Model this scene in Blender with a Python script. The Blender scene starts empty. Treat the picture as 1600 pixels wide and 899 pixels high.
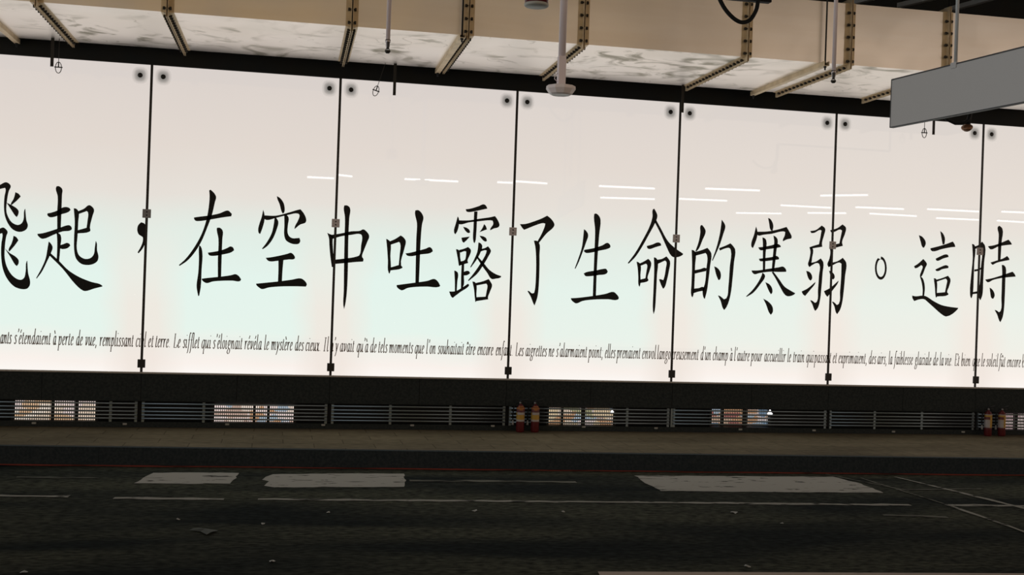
import bpy, bmesh, math, random
from mathutils import Vector, Matrix
from mathutils.geometry import tessellate_polygon
random.seed(7)
C = bpy.context.scene.collection
SC = bpy.context.scene

# ------------------------------------------------------------------ camera
F_PX = 1777.65
CAM = Vector((1.351, -12.777, 1.772))
YAW, PITCH, ROLL = .2067, .0025, .0345
def cam_basis():
    cy, sy, cp, sp = math.cos(YAW), math.sin(YAW), math.cos(PITCH), math.sin(PITCH)
    w = Vector((sy*cp, cy*cp, sp)); r = Vector((cy, -sy, 0)); u = r.cross(w)
    cr, sr = math.cos(ROLL), math.sin(ROLL)
    return cr*r + sr*u, -sr*r + cr*u, w
BR, BU, BW = cam_basis()
cd = bpy.data.cameras.new('camera'); cam = bpy.data.objects.new('camera', cd); C.objects.link(cam)
cd.sensor_width = 36; cd.lens = F_PX*36/1600; cd.clip_end = 200
M4 = Matrix((BR, BU, -BW)).transposed().to_4x4(); M4.translation = CAM
cam.matrix_world = M4
SC.camera = cam

# ------------------------------------------------------------------ world, exposure
SC.view_settings.view_transform = 'Standard'; SC.view_settings.look = 'None'
SC.view_settings.gamma = 1; SC.view_settings.use_curve_mapping = False
SC.view_settings.exposure = 0.0
wd = bpy.data.worlds.new('hall'); SC.world = wd; wd.use_nodes = True
wt = wd.node_tree; wbg = wt.nodes['Background']
wtc = wt.nodes.new('ShaderNodeTexCoord'); wsp = wt.nodes.new('ShaderNodeSeparateXYZ'); wt.links.new(wtc.outputs['Generated'], wsp.inputs[0])
def wramp(sock, lo, hi, stops):
    mr_ = wt.nodes.new('ShaderNodeMapRange'); mr_.inputs['From Min'].default_value = lo; mr_.inputs['From Max'].default_value = hi
    wt.links.new(sock, mr_.inputs['Value']); r = wt.nodes.new('ShaderNodeValToRGB'); e = r.color_ramp.elements
    while len(e) < len(stops): e.new(.5)
    for i, (q, c_) in enumerate(stops): e[i].position = q; e[i].color = (*c_, 1)
    wt.links.new(mr_.outputs[0], r.inputs[0]); return r.outputs[0]
# the hall: left side brightened as added fill for sign and pipes, tan opposite, a little pinker to the right, dim overhead
haz = wramp(wsp.outputs['X'], -1, 1, [(0, (1.0,1.0,1.0)), (.20, (.70,.66,.60)), (.32, (.43,.30,.165)), (.60, (.43,.30,.16)), (.68, (.62,.47,.35)), (.80, (.86,.68,.54)), (1, (.80,.64,.52))])
hel = wramp(wsp.outputs['Z'], 0, 1, [(0, (.9,.9,.9)), (.12, (1,1,1)), (.30, (.7,.7,.7)), (.6, (.16,.16,.17)), (1, (.10,.10,.11))])
wmx = wt.nodes.new('ShaderNodeMix'); wmx.data_type = 'RGBA'; wmx.blend_type = 'MULTIPLY'; wmx.inputs['Factor'].default_value = 1
wt.links.new(haz, wmx.inputs['A']); wt.links.new(hel, wmx.inputs['B']); wt.links.new(wmx.outputs['Result'], wbg.inputs[0])
wbg.inputs[1].default_value = 1.0

# ------------------------------------------------------------------ helpers
def ray(x, y):
    return BW + BR*((x-800)/F_PX) - BU*((y-449.5)/F_PX)
def at(x, y, axis, val):            # where the photo's pixel meets the plane axis = val
    d = ray(x, y); t = (val-CAM[axis])/d[axis]
    return CAM + d*t

class MB:
    def __init__(s): s.bm = bmesh.new()
    def box(s, x0, x1, y0, y1, z0, z1, rot=None):
        vs = [Vector((x, y, z)) for x in (x0, x1) for y in (y0, y1) for z in (z0, z1)]
        if rot is not None: vs = [rot @ v for v in vs]
        v = [s.bm.verts.new(p) for p in vs]
        for f in ((0,1,3,2),(4,6,7,5),(0,4,5,1),(2,3,7,6),(0,2,6,4),(1,5,7,3)):
            s.bm.faces.new([v[i] for i in f])
        return s
    def tube(s, pts, r, n=10, caps=True):
        pts = [Vector(p) for p in pts]; rings = []
        rs = r if isinstance(r, (list, tuple)) else [r]*len(pts)
        up = None
        for i, p in enumerate(pts):
            a = pts[max(i-1, 0)]; b = pts[min(i+1, len(pts)-1)]
            t = (b-a)
            if t.length < 1e-9: t = Vector((0,0,1))
            t.normalize()
            if up is None:
                up = Vector((0,0,1)) if abs(t.z) < .9 else Vector((1,0,0))
            side = t.cross(up)
            if side.length < 1e-6: side = t.orthogonal()
            side.normalize(); up2 = side.cross(t).normalized(); up = up2
            rings.append([s.bm.verts.new(p + rs[i]*(math.cos(2*math.pi*k/n)*side + math.sin(2*math.pi*k/n)*up2)) for k in range(n)])
        for A, B in zip(rings, rings[1:]):
            for k in range(n):
                f = s.bm.faces.new((A[k], A[(k+1) % n], B[(k+1) % n], B[k])); f.smooth = True
        if caps:
            s.bm.faces.new(rings[0][::-1]); s.bm.faces.new(rings[-1])
        return s
    def lathe(s, prof, n=24, c=(0,0,0), rot=None, smooth=True):
        rings = []
        for r, z in prof:
            row = []
            for k in range(n):
                p = Vector((r*math.cos(2*math.pi*k/n), r*math.sin(2*math.pi*k/n), z))
                if rot is not None: p = rot @ p
                row.append(s.bm.verts.new(p + Vector(c)))
            rings.append(row)
        for A, B in zip(rings, rings[1:]):
            for k in range(n):
                f = s.bm.faces.new((A[k], A[(k+1) % n], B[(k+1) % n], B[k])); f.smooth = smooth
        if prof[0][0] > 1e-4: s.bm.faces.new(rings[0][::-1])
        if prof[-1][0] > 1e-4: s.bm.faces.new(rings[-1])
        return s
    def poly(s, pts):
        pts = [Vector(p) for p in pts]
        v = [s.bm.verts.new(p) for p in pts]
        for a, b, c in tessellate_polygon([pts]):
            if len({a, b, c}) == 3:
                try: s.bm.faces.new((v[a], v[b], v[c]))
                except ValueError: pass
        return s
    def build(s, name, mat, parent=None, loc=None, bevel=0, kind=None, label=None):
        bmesh.ops.remove_doubles(s.bm, verts=s.bm.verts[:], dist=1e-6)
        me = bpy.data.meshes.new(name); s.bm.to_mesh(me); s.bm.free()
        me.materials.append(mat)
        o = bpy.data.objects.new(name, me); C.objects.link(o)
        if parent: o.parent = parent
        if loc: o.location = loc
        if bevel:
            m = o.modifiers.new('bevel', 'BEVEL'); m.width = bevel; m.segments = 2; m.limit_method = 'ANGLE'
        if kind: o['kind'] = kind
        if label: o['label'] = label
        return o
def tag(o, label, cat, group=None):
    o['label'] = label; o['category'] = cat
    if group: o['group'] = group
    return o
def thing(name, label, cat, loc=(0,0,0), rz=0, group=None):
    o = bpy.data.objects.new(name, None); C.objects.link(o)
    o.location = loc; o.rotation_euler = (0, 0, rz); o.empty_display_size = .1
    return tag(o, label, cat, group)

# ------------------------------------------------------------------ materials
def mat(name, col, rough=.5, metal=0, spec=.5, noise=None, emit=None, emit_s=1.0):
    m = bpy.data.materials.new(name); m.use_nodes = True
    nt = m.node_tree; b = nt.nodes['Principled BSDF']
    b.inputs['Base Color'].default_value = (*col, 1)
    b.inputs['Roughness'].default_value = rough; b.inputs['Metallic'].default_value = metal
    b.inputs['Specular IOR Level'].default_value = spec
    if emit:
        b.inputs['Emission Color'].default_value = (*emit, 1); b.inputs['Emission Strength'].default_value = emit_s
    if noise:                       # (scale, colour 2, stretch)
        tc = nt.nodes.new('ShaderNodeTexCoord'); mp = nt.nodes.new('ShaderNodeMapping')
        mp.inputs['Scale'].default_value = noise[2] if len(noise) > 2 else (1,1,1)
        n = nt.nodes.new('ShaderNodeTexNoise'); n.inputs['Scale'].default_value = noise[0]; n.inputs['Detail'].default_value = 6
        mx = nt.nodes.new('ShaderNodeMix'); mx.data_type = 'RGBA'
        rp = nt.nodes.new('ShaderNodeValToRGB'); rp.color_ramp.elements[0].position = .35; rp.color_ramp.elements[1].position = .65
        nt.links.new(tc.outputs['Object'], mp.inputs[0]); nt.links.new(mp.outputs[0], n.inputs['Vector'])
        nt.links.new(n.outputs['Fac'], rp.inputs[0]); nt.links.new(rp.outputs[0], mx.inputs['Factor'])
        mx.inputs['A'].default_value = (*col, 1); mx.inputs['B'].default_value = (*noise[1], 1)
        nt.links.new(mx.outputs['Result'], b.inputs['Base Color'])
    return m
class NT:                            # tiny node-graph helper
    def __init__(s, m): s.t = m.node_tree; s.b = s.t.nodes['Principled BSDF']
    def n(s, typ, **kw):
        o = s.t.nodes.new('ShaderNode'+typ)
        for k, v in kw.items():
            if hasattr(o, k): setattr(o, k, v)
            else: o.inputs[k].default_value = v
        return o
    def l(s, a, b): s.t.links.new(a, b)
    def ramp(s, fac, stops):
        r = s.t.nodes.new('ShaderNodeValToRGB'); e = r.color_ramp.elements
        while len(e) < len(stops): e.new(.5)
        for i, (p, c) in enumerate(stops):
            e[i].position = p; e[i].color = (*c, 1) if not isinstance(c, float) else (c, c, c, 1)
        s.l(fac, r.inputs[0]); return r.outputs[0]
    def mix(s, fac, a, b, mode='MIX'):
        m = s.t.nodes.new('ShaderNodeMix'); m.data_type = 'RGBA'; m.blend_type = mode
        for sock, v in ((m.inputs['Factor'], fac), (m.inputs['A'], a), (m.inputs['B'], b)):
            if isinstance(v, (int, float)): sock.default_value = v
            elif isinstance(v, tuple): sock.default_value = (*v, 1)
            else: s.l(v, sock)
        return m.outputs['Result']
    def noise(s, scale, stretch=(1,1,1), detail=4, dist=0, loc=(0,0,0), coord='Object'):
        tc = s.n('TexCoord'); mp = s.n('Mapping'); mp.inputs['Scale'].default_value = stretch; mp.inputs['Location'].default_value = loc
        s.l(tc.outputs[coord], mp.inputs[0])
        t = s.n('TexNoise'); t.inputs['Scale'].default_value = scale; t.inputs['Detail'].default_value = detail; t.inputs['Distortion'].default_value = dist
        s.l(mp.outputs[0], t.inputs['Vector']); return t.outputs['Fac']

# backlit panel: what its light box gives off, plus the gloss of the glass in front
m_lit = mat('backlit_glass', (.02,.02,.02), .012, 0, .62)
g = NT(m_lit)
tc = g.n('TexCoord'); sp = g.n('SeparateXYZ'); g.l(tc.outputs['Object'], sp.inputs[0])
mr = g.n('MapRange'); mr.inputs['From Min'].default_value = 0; mr.inputs['From Max'].default_value = 3.3
g.l(sp.outputs['Z'], mr.inputs['Value'])
nz = g.noise(.9, (1,1,1), 2, 0, (3,1,0))
ad = g.n('Math', operation='ADD'); g.l(mr.outputs[0], ad.inputs[0])
mu = g.n('Math', operation='MULTIPLY'); g.l(nz, mu.inputs[0]); mu.inputs[1].default_value = .10
g.l(mu.outputs[0], ad.inputs[1])
su = g.n('Math', operation='SUBTRACT'); g.l(ad.outputs[0], su.inputs[0]); su.inputs[1].default_value = .05
base = g.ramp(su.outputs[0], [(0, (.97,.93,.89)), (.035,(.95,.88,.83)), (.09,(.85,.87,.81)), (.15,(.77,.89,.83)), (.32,(.75,.885,.83)), (.46,(.735,.83,.775)), (.58,(.765,.725,.675)), (.75,(.735,.67,.62)), (1.0,(.685,.625,.59))])
plain = g.ramp(su.outputs[0], [(0, (.97,.92,.88)), (.04,(.95,.87,.81)), (.12,(.86,.82,.755)), (.30,(.80,.83,.77)), (.46,(.775,.78,.72)), (.60,(.765,.715,.66)), (.75,(.745,.685,.63)), (1.0,(.70,.645,.60))])
oi = g.n('ObjectInfo'); osp = g.n('SeparateXYZ'); g.l(oi.outputs['Location'], osp.inputs[0])
omr = g.n('MapRange'); omr.inputs['From Min'].default_value = 3; omr.inputs['From Max'].default_value = 9; omr.inputs['To Max'].default_value = .75; g.l(osp.outputs['X'], omr.inputs['Value'])
base = g.mix(omr.outputs[0], base, plain)
# warmer light by the panel's two edges: distance from the middle
ab = g.n('Math', operation='ABSOLUTE'); g.l(sp.outputs['X'], ab.inputs[0])
n2 = g.noise(1.3, (1,1,1), 2, 0, (7,2,0))
ad2 = g.n('Math', operation='MULTIPLY_ADD'); g.l(n2, ad2.inputs[0]); ad2.inputs[1].default_value = .35; g.l(ab.outputs[0], ad2.inputs[2])
edge = g.ramp(ad2.outputs[0], [(.70, 0.0), (1.25, .75)])
low = g.ramp(mr.outputs[0], [(.22, 1.0), (.55, 0.0)])
ef = g.n('Math', operation='MULTIPLY'); g.l(edge, ef.inputs[0]); g.l(low, ef.inputs[1])
col = g.mix(ef.outputs[0], base, (.86,.775,.71))
g.l(col, g.b.inputs['Emission Color']); g.b.inputs['Emission Strength'].default_value = 1.0

m_black = mat('black_metal', (.012,.012,.012), .45)
m_ink = mat('black_vinyl', (.006,.007,.008), .5, 0, .3)
m_brown_ink = mat('brown_vinyl', (.28,.205,.165), .6, 0, .2)
m_clamp = mat('brushed_clamp', (.62,.57,.58), .5, 0)
m_clampd = mat('dark_clamp', (.26,.26,.26), .5, 0)
m_screw = mat('dark_screw', (.06,.05,.05), .4, .8)
m_gran = mat('dark_granite', (.016,.022,.024), .6, 0, .15, (40, (.030,.036,.036)))
m_recess = mat('recess_black', (.008,.008,.008), .7)
m_fascia = mat('fascia_dark', (.015,.018,.020), .6, 0, .2, (3, (.020,.020,.018)))
m_ledge = mat('ledge_steel', (.42,.40,.38), .5, .3)
m_rail = mat('rail_steel', (.26,.32,.36), .34, .85)
m_plat = mat('platform_paving', (.17,.15,.12), .9, 0, .05)
g = NT(m_plat)
a = g.ramp(g.noise(1.2, (.5,1.2,1), 5), [(.3,(.125,.102,.066)), (.7,(.21,.172,.112))])
b_ = g.ramp(g.noise(25, (.35,1,1), 4), [(.3,.7),(.7,1.1)])
c_ = g.mix(1.0, a, b_, 'MULTIPLY')
br = g.n('TexBrick'); tc = g.n('TexCoord'); g.l(tc.outputs['Object'], br.inputs['Vector'])
br.inputs['Scale'].default_value = 1; br.inputs['Brick Width'].default_value = .6; br.inputs['Row Height'].default_value = .3; br.inputs['Mortar Size'].default_value = .006
br.inputs['Color1'].default_value = (1,1,1,1); br.inputs['Color2'].default_value = (.86,.86,.86,1); br.inputs['Mortar'].default_value = (.55,.55,.55,1)
g.l(g.mix(1.0, c_, br.outputs['Color'], 'MULTIPLY'), g.b.inputs['Base Color'])
m_kerb = mat('kerb_stone', (.021,.029,.034), .8, 0, .08, (40, (.034,.042,.046)))
m_road = mat('asphalt', (.02,.02,.018), .95, 0, .03)
g = NT(m_road)
a = g.ramp(g.noise(.8, (.35,1.6,1), 6, .4), [(.38,(.010,.013,.0125)), (.62,(.052,.054,.039))])
b_ = g.ramp(g.noise(26, (.5,1,1), 8), [(.33,.35),(.68,1.75)])
g.l(g.mix(1.0, a, b_, 'MULTIPLY'), g.b.inputs['Base Color'])
def paint(name, c1, c2, lo, hi, scale=14, stretch=(.25,1,1)):
    m = mat(name, c1, .9, 0, .04); g = NT(m)
    g.l(g.ramp(g.noise(scale, stretch, 6, .8), [(lo, c2), (hi, c1)]), g.b.inputs['Base Color'])
    return m
m_patch = paint('worn_white_paint', (.36,.345,.315), (.04,.038,.034), .355, .385, 10, (.4,1.6,1))
m_line = paint('thin_white_paint', (.30,.29,.26), (.03,.03,.026), .36, .46, 7, (.6,1,1))
m_faint = paint('faint_white_paint', (.15,.147,.125), (.025,.025,.022), .38, .55, 12)
m_red = paint('red_paint', (.36,.075,.055), (.09,.03,.025), .40, .52, 6)
m_pink = paint('pale_paint', (.50,.42,.36), (.3,.26,.22), .2, .4)
# galvanised duct sheet with smears of dirt
m_sheet = mat('galvanised_sheet', (.9,.83,.72), .3, 1)
g = NT(m_sheet)
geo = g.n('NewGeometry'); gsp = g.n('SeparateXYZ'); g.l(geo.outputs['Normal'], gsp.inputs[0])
def wnoise(scale, stretch, detail, dist, loc=(0,0,0)):
    mp = g.n('Mapping'); mp.inputs['Scale'].default_value = stretch; mp.inputs['Location'].default_value = loc
    g.l(geo.outputs['Position'], mp.inputs[0]); t = g.n('TexNoise'); t.inputs['Scale'].default_value = scale; t.inputs['Detail'].default_value = detail; t.inputs['Distortion'].default_value = dist
    g.l(mp.outputs[0], t.inputs['Vector']); return t.outputs['Fac']
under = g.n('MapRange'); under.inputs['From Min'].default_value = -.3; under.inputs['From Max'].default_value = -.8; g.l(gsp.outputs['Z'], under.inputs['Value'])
blot = g.ramp(wnoise(2.0, (1,1.3,1), 4, 1.4), [(.52, 0.0), (.66, .95)])
where = g.ramp(wnoise(1.0, (1,1,1), 2, 0, (4,2,0)), [(.42, 0.0), (.55, 1.0)])
wig = g.ramp(wnoise(1.5, (1,1.5,.3), 1, 1.3, (9,1,0)), [(.488, 0.0), (.497, .38), (.503, .38), (.512, 0.0)])
m1 = g.n('Math', operation='MULTIPLY'); g.l(blot, m1.inputs[0]); g.l(where, m1.inputs[1])
w2 = g.ramp(wnoise(1.3, (1,1,1), 2, 0, (1,7,3)), [(.50, 0.0), (.56, 1.0)])
m2 = g.n('Math', operation='MULTIPLY'); g.l(wig, m2.inputs[0]); g.l(w2, m2.inputs[1])
m3 = g.n('Math', operation='MAXIMUM'); g.l(m1.outputs[0], m3.inputs[0]); g.l(m2.outputs[0], m3.inputs[1])
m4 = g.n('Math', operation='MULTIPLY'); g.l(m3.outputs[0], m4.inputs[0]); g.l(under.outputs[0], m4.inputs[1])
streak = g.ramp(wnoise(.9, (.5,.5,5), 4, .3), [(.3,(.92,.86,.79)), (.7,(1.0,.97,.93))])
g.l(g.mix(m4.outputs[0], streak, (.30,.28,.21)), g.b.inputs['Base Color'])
g.l(g.ramp(wnoise(1.6, (1,1,1), 3, .5, (1,4,2)), [(.3,.36),(.7,.48)]), g.b.inputs['Roughness'])
m_flange = mat('flange_steel', (.82,.66,.44), .5, .3, .5, (9, (.66,.52,.33)))
m_bolt = mat('bolt_dark', (.03,.026,.02), .5, .5)
m_rod = mat('rod_black', (.016,.018,.02), .5, .3)
m_strap = mat('strap_dark', (.028,.024,.018), .6)
m_pipe = mat('mauve_pipe', (.86,.76,.78), .45, .0)
m_white = mat('pale_metal', (.88,.80,.79), .45, 0)
m_chrome = mat('sprinkler_chrome', (.4,.37,.37), .3, .9)
m_darkred = mat('dark_red_enamel', (.12,.012,.016), .35)
m_rim = mat('pale_rim', (.42,.42,.38), .5)
m_sign = mat('grey_sign_sheet', (.54,.54,.54), .5, 0, .3, (200, (.58,.58,.58)))
m_signedge = mat('sign_edge', (.06,.065,.07), .5, .3)
m_ceil = mat('dark_ceiling', (.012,.016,.018), .85, 0, .1)
m_chan = mat('channel_grey', (.55,.58,.60), .5, .1)
m_rubber = mat('black_rubber', (.010,.011,.012), .7, 0, .2)
m_brown = mat('brown_lamp', (.22,.11,.06), .35, .5)
m_lens = mat('lamp_lens', (.35,.27,.18), .2)
m_extred = mat('extinguisher_red', (.105,.007,.009), .45)
m_yel = mat('label_yellow', (.46,.27,.035), .5)
m_or = mat('label_orange', (.36,.13,.025), .5)
m_paper = mat('label_paper', (.40,.36,.35), .55)
m_maroon = mat('label_maroon', (.12,.025,.03), .5)
m_scrap = mat('scrap_paper', (.36,.36,.34), .8)
m_leaf = mat('dry_leaf', (.045,.05,.04), .8)
m_tube = mat('fluorescent_tube', (.8,.8,.8), .4, emit=(1,.99,.97), emit_s=8.0)
m_glow = mat('glaring_lamp', (.9,.9,.9), .4, emit=(1,1,1), emit_s=2.2)
def shop(name, stops, seed):
    m = mat(name, (.03,.03,.03), .3); g = NT(m)
    tc = g.n('TexCoord'); mp = g.n('Mapping'); mp.inputs['Scale'].default_value = (4,1,9); mp.inputs['Location'].default_value = (seed, 0, seed*.7)
    g.l(tc.outputs['Object'], mp.inputs[0])
    v = g.n('TexVoronoi'); v.inputs['Scale'].default_value = 1.6; v.distance = 'CHEBYCHEV'; g.l(mp.outputs[0], v.inputs['Vector'])
    sp = g.n('SeparateColor'); g.l(v.outputs['Color'], sp.inputs[0])
    r = g.t.nodes.new('ShaderNodeValToRGB'); r.color_ramp.interpolation = 'CONSTANT'; e = r.color_ramp.elements
    while len(e) < len(stops): e.new(.5)
    for i, c in enumerate(stops): e[i].position = i/len(stops); e[i].color = (*c, 1)
    g.l(sp.outputs[0], r.inputs[0]); g.l(r.outputs[0], g.b.inputs['Emission Color']); g.b.inputs['Emission Strength'].default_value = 1
    return m
cream, orange, pinkw, bluew, redc, green = (.80,.64,.50), (.60,.34,.19), (.80,.66,.62), (.42,.50,.58), (.38,.15,.13), (.40,.38,.22)
m_shops = [shop('shop_cream', [cream, (.7,.46,.28), pinkw, (.9,.78,.66), cream], 1.3),
           shop('shop_pink', [pinkw, (.86,.72,.62), bluew, (.6,.42,.34), pinkw, orange], 4.1),
           shop('shop_mixed', [cream, bluew, orange, green, pinkw, (.8,.62,.4)], 7.7),
           shop('shop_red', [redc, bluew, (.62,.42,.3), orange, pinkw, (.2,.3,.42)], 2.9),
           shop('shop_pale', [pinkw, (.78,.72,.74), (.7,.5,.5), pinkw], 9.2)]

# ------------------------------------------------------------------ setting
ZP = .76                              # foot of the lit panels; the road is z = 0
PLAT = .165                           # top of the raised walk
X0, X1 = -3.2, 13.2
def kerb_y(x): return -1.50 - .0562*(x+1.07)
# road
MB().box(X0-3, X1+12, -24, 1.2, -.08, 0).build('floor', m_road, kind='structure')
# raised walk, its front follows the kerb
def wedge(y_front0, y_front1, yb, z0, z1):
    mb = MB(); p = [(X0, y_front0), (X1, y_front1), (X1, yb), (X0, yb)]
    lo = [mb.bm.verts.new((x, y, z0)) for x, y in p]; hi = [mb.bm.verts.new((x, y, z1)) for x, y in p]
    mb.bm.faces.new(hi); mb.bm.faces.new(lo[::-1])
    for i in range(4): mb.bm.faces.new((lo[i], lo[(i+1) % 4], hi[(i+1) % 4], hi[i]))
    return mb
wedge(kerb_y(X0)+.10, kerb_y(X1)+.10, .22, 0, PLAT).build('raised_floor', m_plat, kind='structure')
mb = MB()                             # kerb stones laid end to end
x = X0
while x < X1-.01:
    xe = min(x+1.0, X1); a, b = x+.0008, xe-.0008
    v = [mb.bm.verts.new(p) for p in ((a,kerb_y(a),0),(b,kerb_y(b),0),(b,kerb_y(b)+.098,0),(a,kerb_y(a)+.098,0),
         (a,kerb_y(a)+.012,PLAT+.002),(b,kerb_y(b)+.012,PLAT+.002),(b,kerb_y(b)+.098,PLAT+.002),(a,kerb_y(a)+.098,PLAT+.002))]
    for f in ((0,3,2,1),(4,5,6,7),(0,1,5,4),(1,2,6,5),(2,3,7,6),(3,0,4,7)): mb.bm.faces.new([v[i] for i in f])
    x = xe
mb.build('trim_kerb', m_kerb, kind='structure')
# wall under the panels: granite slabs, the slot behind the rails, the foot
RT, RB = .448, .225
mb = MB()
x = -3.0
while x < 13:
    mb.box(x+.002, x+.998, -.03, .2, RT, ZP-.016); x += 1
mb.box(X0, X1, -.026, .2, PLAT, RB)
mb.build('wall_back', m_gran, kind='structure')
MB().box(X0, X1, .14, .2, RB, RT).build('wall_recess', m_recess, kind='structure')
MB().box(X0, X1, -.050, .2, ZP-.016, ZP).build('trim_ledge', m_ledge, kind='structure')
MB().box(X0, X1, .032, .2, ZP+.002, ZP+3.298).build('wall_behind', m_fascia, kind='structure')
MB().box(X0, X1, -.012, .2, ZP+3.302, 5.898).build('wall_fascia', m_fascia, kind='structure')
MB().box(X0, X1+4, -5.5, .2, 5.9, 6.0).build('ceiling', m_ceil, kind='structure')

# ------------------------------------------------------------------ road paint
def road_poly(name, pxs, m, z, jag=0):
    pts = []
    P = [at(x, y, 2, 0) for x, y in pxs]
    for i, p in enumerate(P):
        q = P[(i+1) % len(P)]; n = max(1, int((q-p).length/.08)) if jag else 1
        for k in range(n):
            r = p.lerp(q, k/n)
            pts.append(Vector((r.x+random.uniform(-jag, jag), r.y+random.uniform(-jag, jag), z)))
    return MB().poly(pts).build(name, m, kind='structure')
road_poly('road_marking', [(210,756),(240,740),(300,739),(373,740),(369,748),(358,757),(280,757)], m_patch, .004, .012)
road_poly('road_marking', [(411,760),(420,753),(408,751),(425,742),(520,741),(632,741),(633,752),(630,762),(520,762),(430,763)], m_patch, .004, .012)
road_poly('road_marking', [(992,744),(1150,745),(1302,746),(1345,757),(1381,771),(1200,770),(1033,768),(1008,756)], m_patch, .004, .012)
def road_strip(pa, pb, w, m, z, jag=.004):
    a, b = at(*pa, 2, 0), at(*pb, 2, 0); d = (b-a).normalized(); n = Vector((-d.y, d.x, 0))*w/2
    k = max(2, int((b-a).length/.12)); L, R_ = [], []
    for i in range(k+1):
        p = a.lerp(b, i/k)
        L.append(p+n*(1+random.uniform(-.5,.3))); R_.append(p-n*(1+random.uniform(-.5,.3)))
    pts = [Vector((p.x, p.y, z)) for p in L+R_[::-1]]
    return MB().poly(pts).build('road_marking', m, kind='structure')
for pa, pb in (((-30,775.5),(108,776.5)), ((178,779),(350,781)), ((403,781),(800,784)), ((800,784),(1422,790)), ((1482,790),(1640,792))):
    road_strip(pa, pb, .085, m_line, .004)
road_strip((1398,746),(1480,766), .05, m_line, .006); road_strip((1480,766),(1640,805), .06, m_line, .006)
road_strip((1345,748),(1480,790), .03, m_faint, .006); road_strip((1480,790),(1640,846), .05, m_line, .006)
road_strip((1290,742),(1420,768), .03, m_faint, .005)
road_strip((25,747),(155,747.5), .06, m_faint, .004); road_strip((640,752),(900,754), .10, m_faint, .004)
road_strip((1400,766),(1535,765), .05, m_faint, .004); road_strip((1380,806),(1480,809), .08, m_faint, .004)
# red stripe along the kerb foot
mb = MB(); ks = 60
L = [Vector((X0+(X1-X0)*i/ks, 0, .004)) for i in range(ks+1)]
top = [Vector((p.x, kerb_y(p.x)-.012, .004)) for p in L]; bot = [Vector((p.x, kerb_y(p.x)-.085-random.uniform(-.012,.012), .004)) for p in L]
mb.poly(top+bot[::-1]).build('road_marking', m_red, kind='structure')
road_poly('road_marking', [(934,894.5),(1300,896),(1660,897.5),(1660,925),(950,925)], m_pink, .004)

# ------------------------------------------------------------------ brush-written characters, traced stroke by stroke
S = 200/899.0
G1, G2, G3, G4 = (0,280,S), (190,280,S), (380,290,S), (590,300,S)
G5, G6, G7, G8 = (790,310,S), (970,310,S), (1150,320,S), (1340,330,260/1230.0)
CH = []
def ch(frame, text):
    strokes = []
    for line in text.strip().split('\n'):
        n = [float(v) for v in line.replace(',', ' ').split()]
        strokes.append(list(zip(n[0::2], n[1::2])))
    CH.append((frame, strokes))
ch(G1, '''-120,75 0,40 40,22 62,30 76,50 62,85 50,150 46,230 60,270 85,305 125,322 150,312 165,285 172,215 178,208 186,290 196,325 188,350 160,368 125,370 85,350 55,310 35,260 28,200 32,120 40,75 36,62 0,70 -120,110
108,92 130,102 146,122 120,150 80,184 76,178 95,140 103,115
46,165 80,182 120,208 131,225 128,250 118,268 105,255 75,210
-100,380 0,347 22,340 42,352 54,372 45,400 35,470 34,560 55,630 95,685 145,708 168,695 180,650 186,580 192,573 198,660 212,720 208,750 190,770 150,773 100,755 50,700 20,630 8,540 10,450 18,395 15,380 0,385 -100,412
95,398 115,408 130,430 105,465 66,510 60,500 80,455 90,425
32,485 70,520 110,545 131,570 130,595 118,612 105,600 75,550
-120,240 -95,255 -95,700 -108,790 -125,700
-250,480 -60,440 -40,455 -50,475 -240,510
-165,260 -140,275 -170,400 -210,560 -260,680 -268,672 -215,520 -175,370''')
ch(G1, '''398,50 415,50 438,72 436,110 432,230 427,350 402,350 402,230 405,120 392,65
335,240 350,238 400,222 440,200 465,196 490,205 496,218 480,232 430,248 370,268 345,266 332,250
262,385 300,380 400,350 470,325 490,325 505,345 500,358 440,368 380,390 300,420 285,415 265,395
396,375 412,380 427,395 424,480 416,575 398,570 402,470 400,400
422,465 450,455 470,448 488,455 494,468 475,485 440,492 422,488
342,438 355,450 370,478 358,520 330,580 295,650 258,700 254,695 290,630 320,560 335,480
355,520 410,570 480,640 560,690 640,722 718,748 720,755 660,770 600,787 580,782 530,740 440,630 345,535
518,205 535,208 552,228 550,300 545,400 540,490 555,535 595,560 635,555 658,530 666,480 672,436 677,440 682,500 692,545 685,575 655,597 610,604 570,595 535,560 522,510 520,420 525,300 520,230
548,226 590,208 625,183 645,192 661,215 650,260 632,340 635,362 628,370 545,382 543,360 608,342 615,290 618,235 610,225 552,246''')
ch(G2, '''137,303 160,312 172,340 172,400 168,440 150,485 120,522 112,515 135,475 148,440 148,408 140,402 120,388 110,360 116,325''')
ch(G2, '''508,270 540,265 620,255 690,240 735,222 750,222 775,245 770,262 720,268 620,285 545,295 520,293 510,282
615,80 625,74 650,98 664,125 655,165 635,250 600,345 560,440 510,520 460,575 408,610 402,604 450,560 510,480 560,390 592,300 610,210 618,120
545,465 555,472 567,510 562,640 556,760 545,820 538,822 528,770 527,740 538,660 543,560 542,490
670,342 690,342 710,362 708,420 704,520 699,690 676,690 676,560 680,420 668,352
605,517 640,512 700,500 740,485 765,473 782,480 791,500 770,515 710,530 640,540 615,535
562,700 600,695 700,685 770,675 800,668 822,680 840,705 832,717 780,714 700,715 640,720 600,731 585,727 565,710''')
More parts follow.
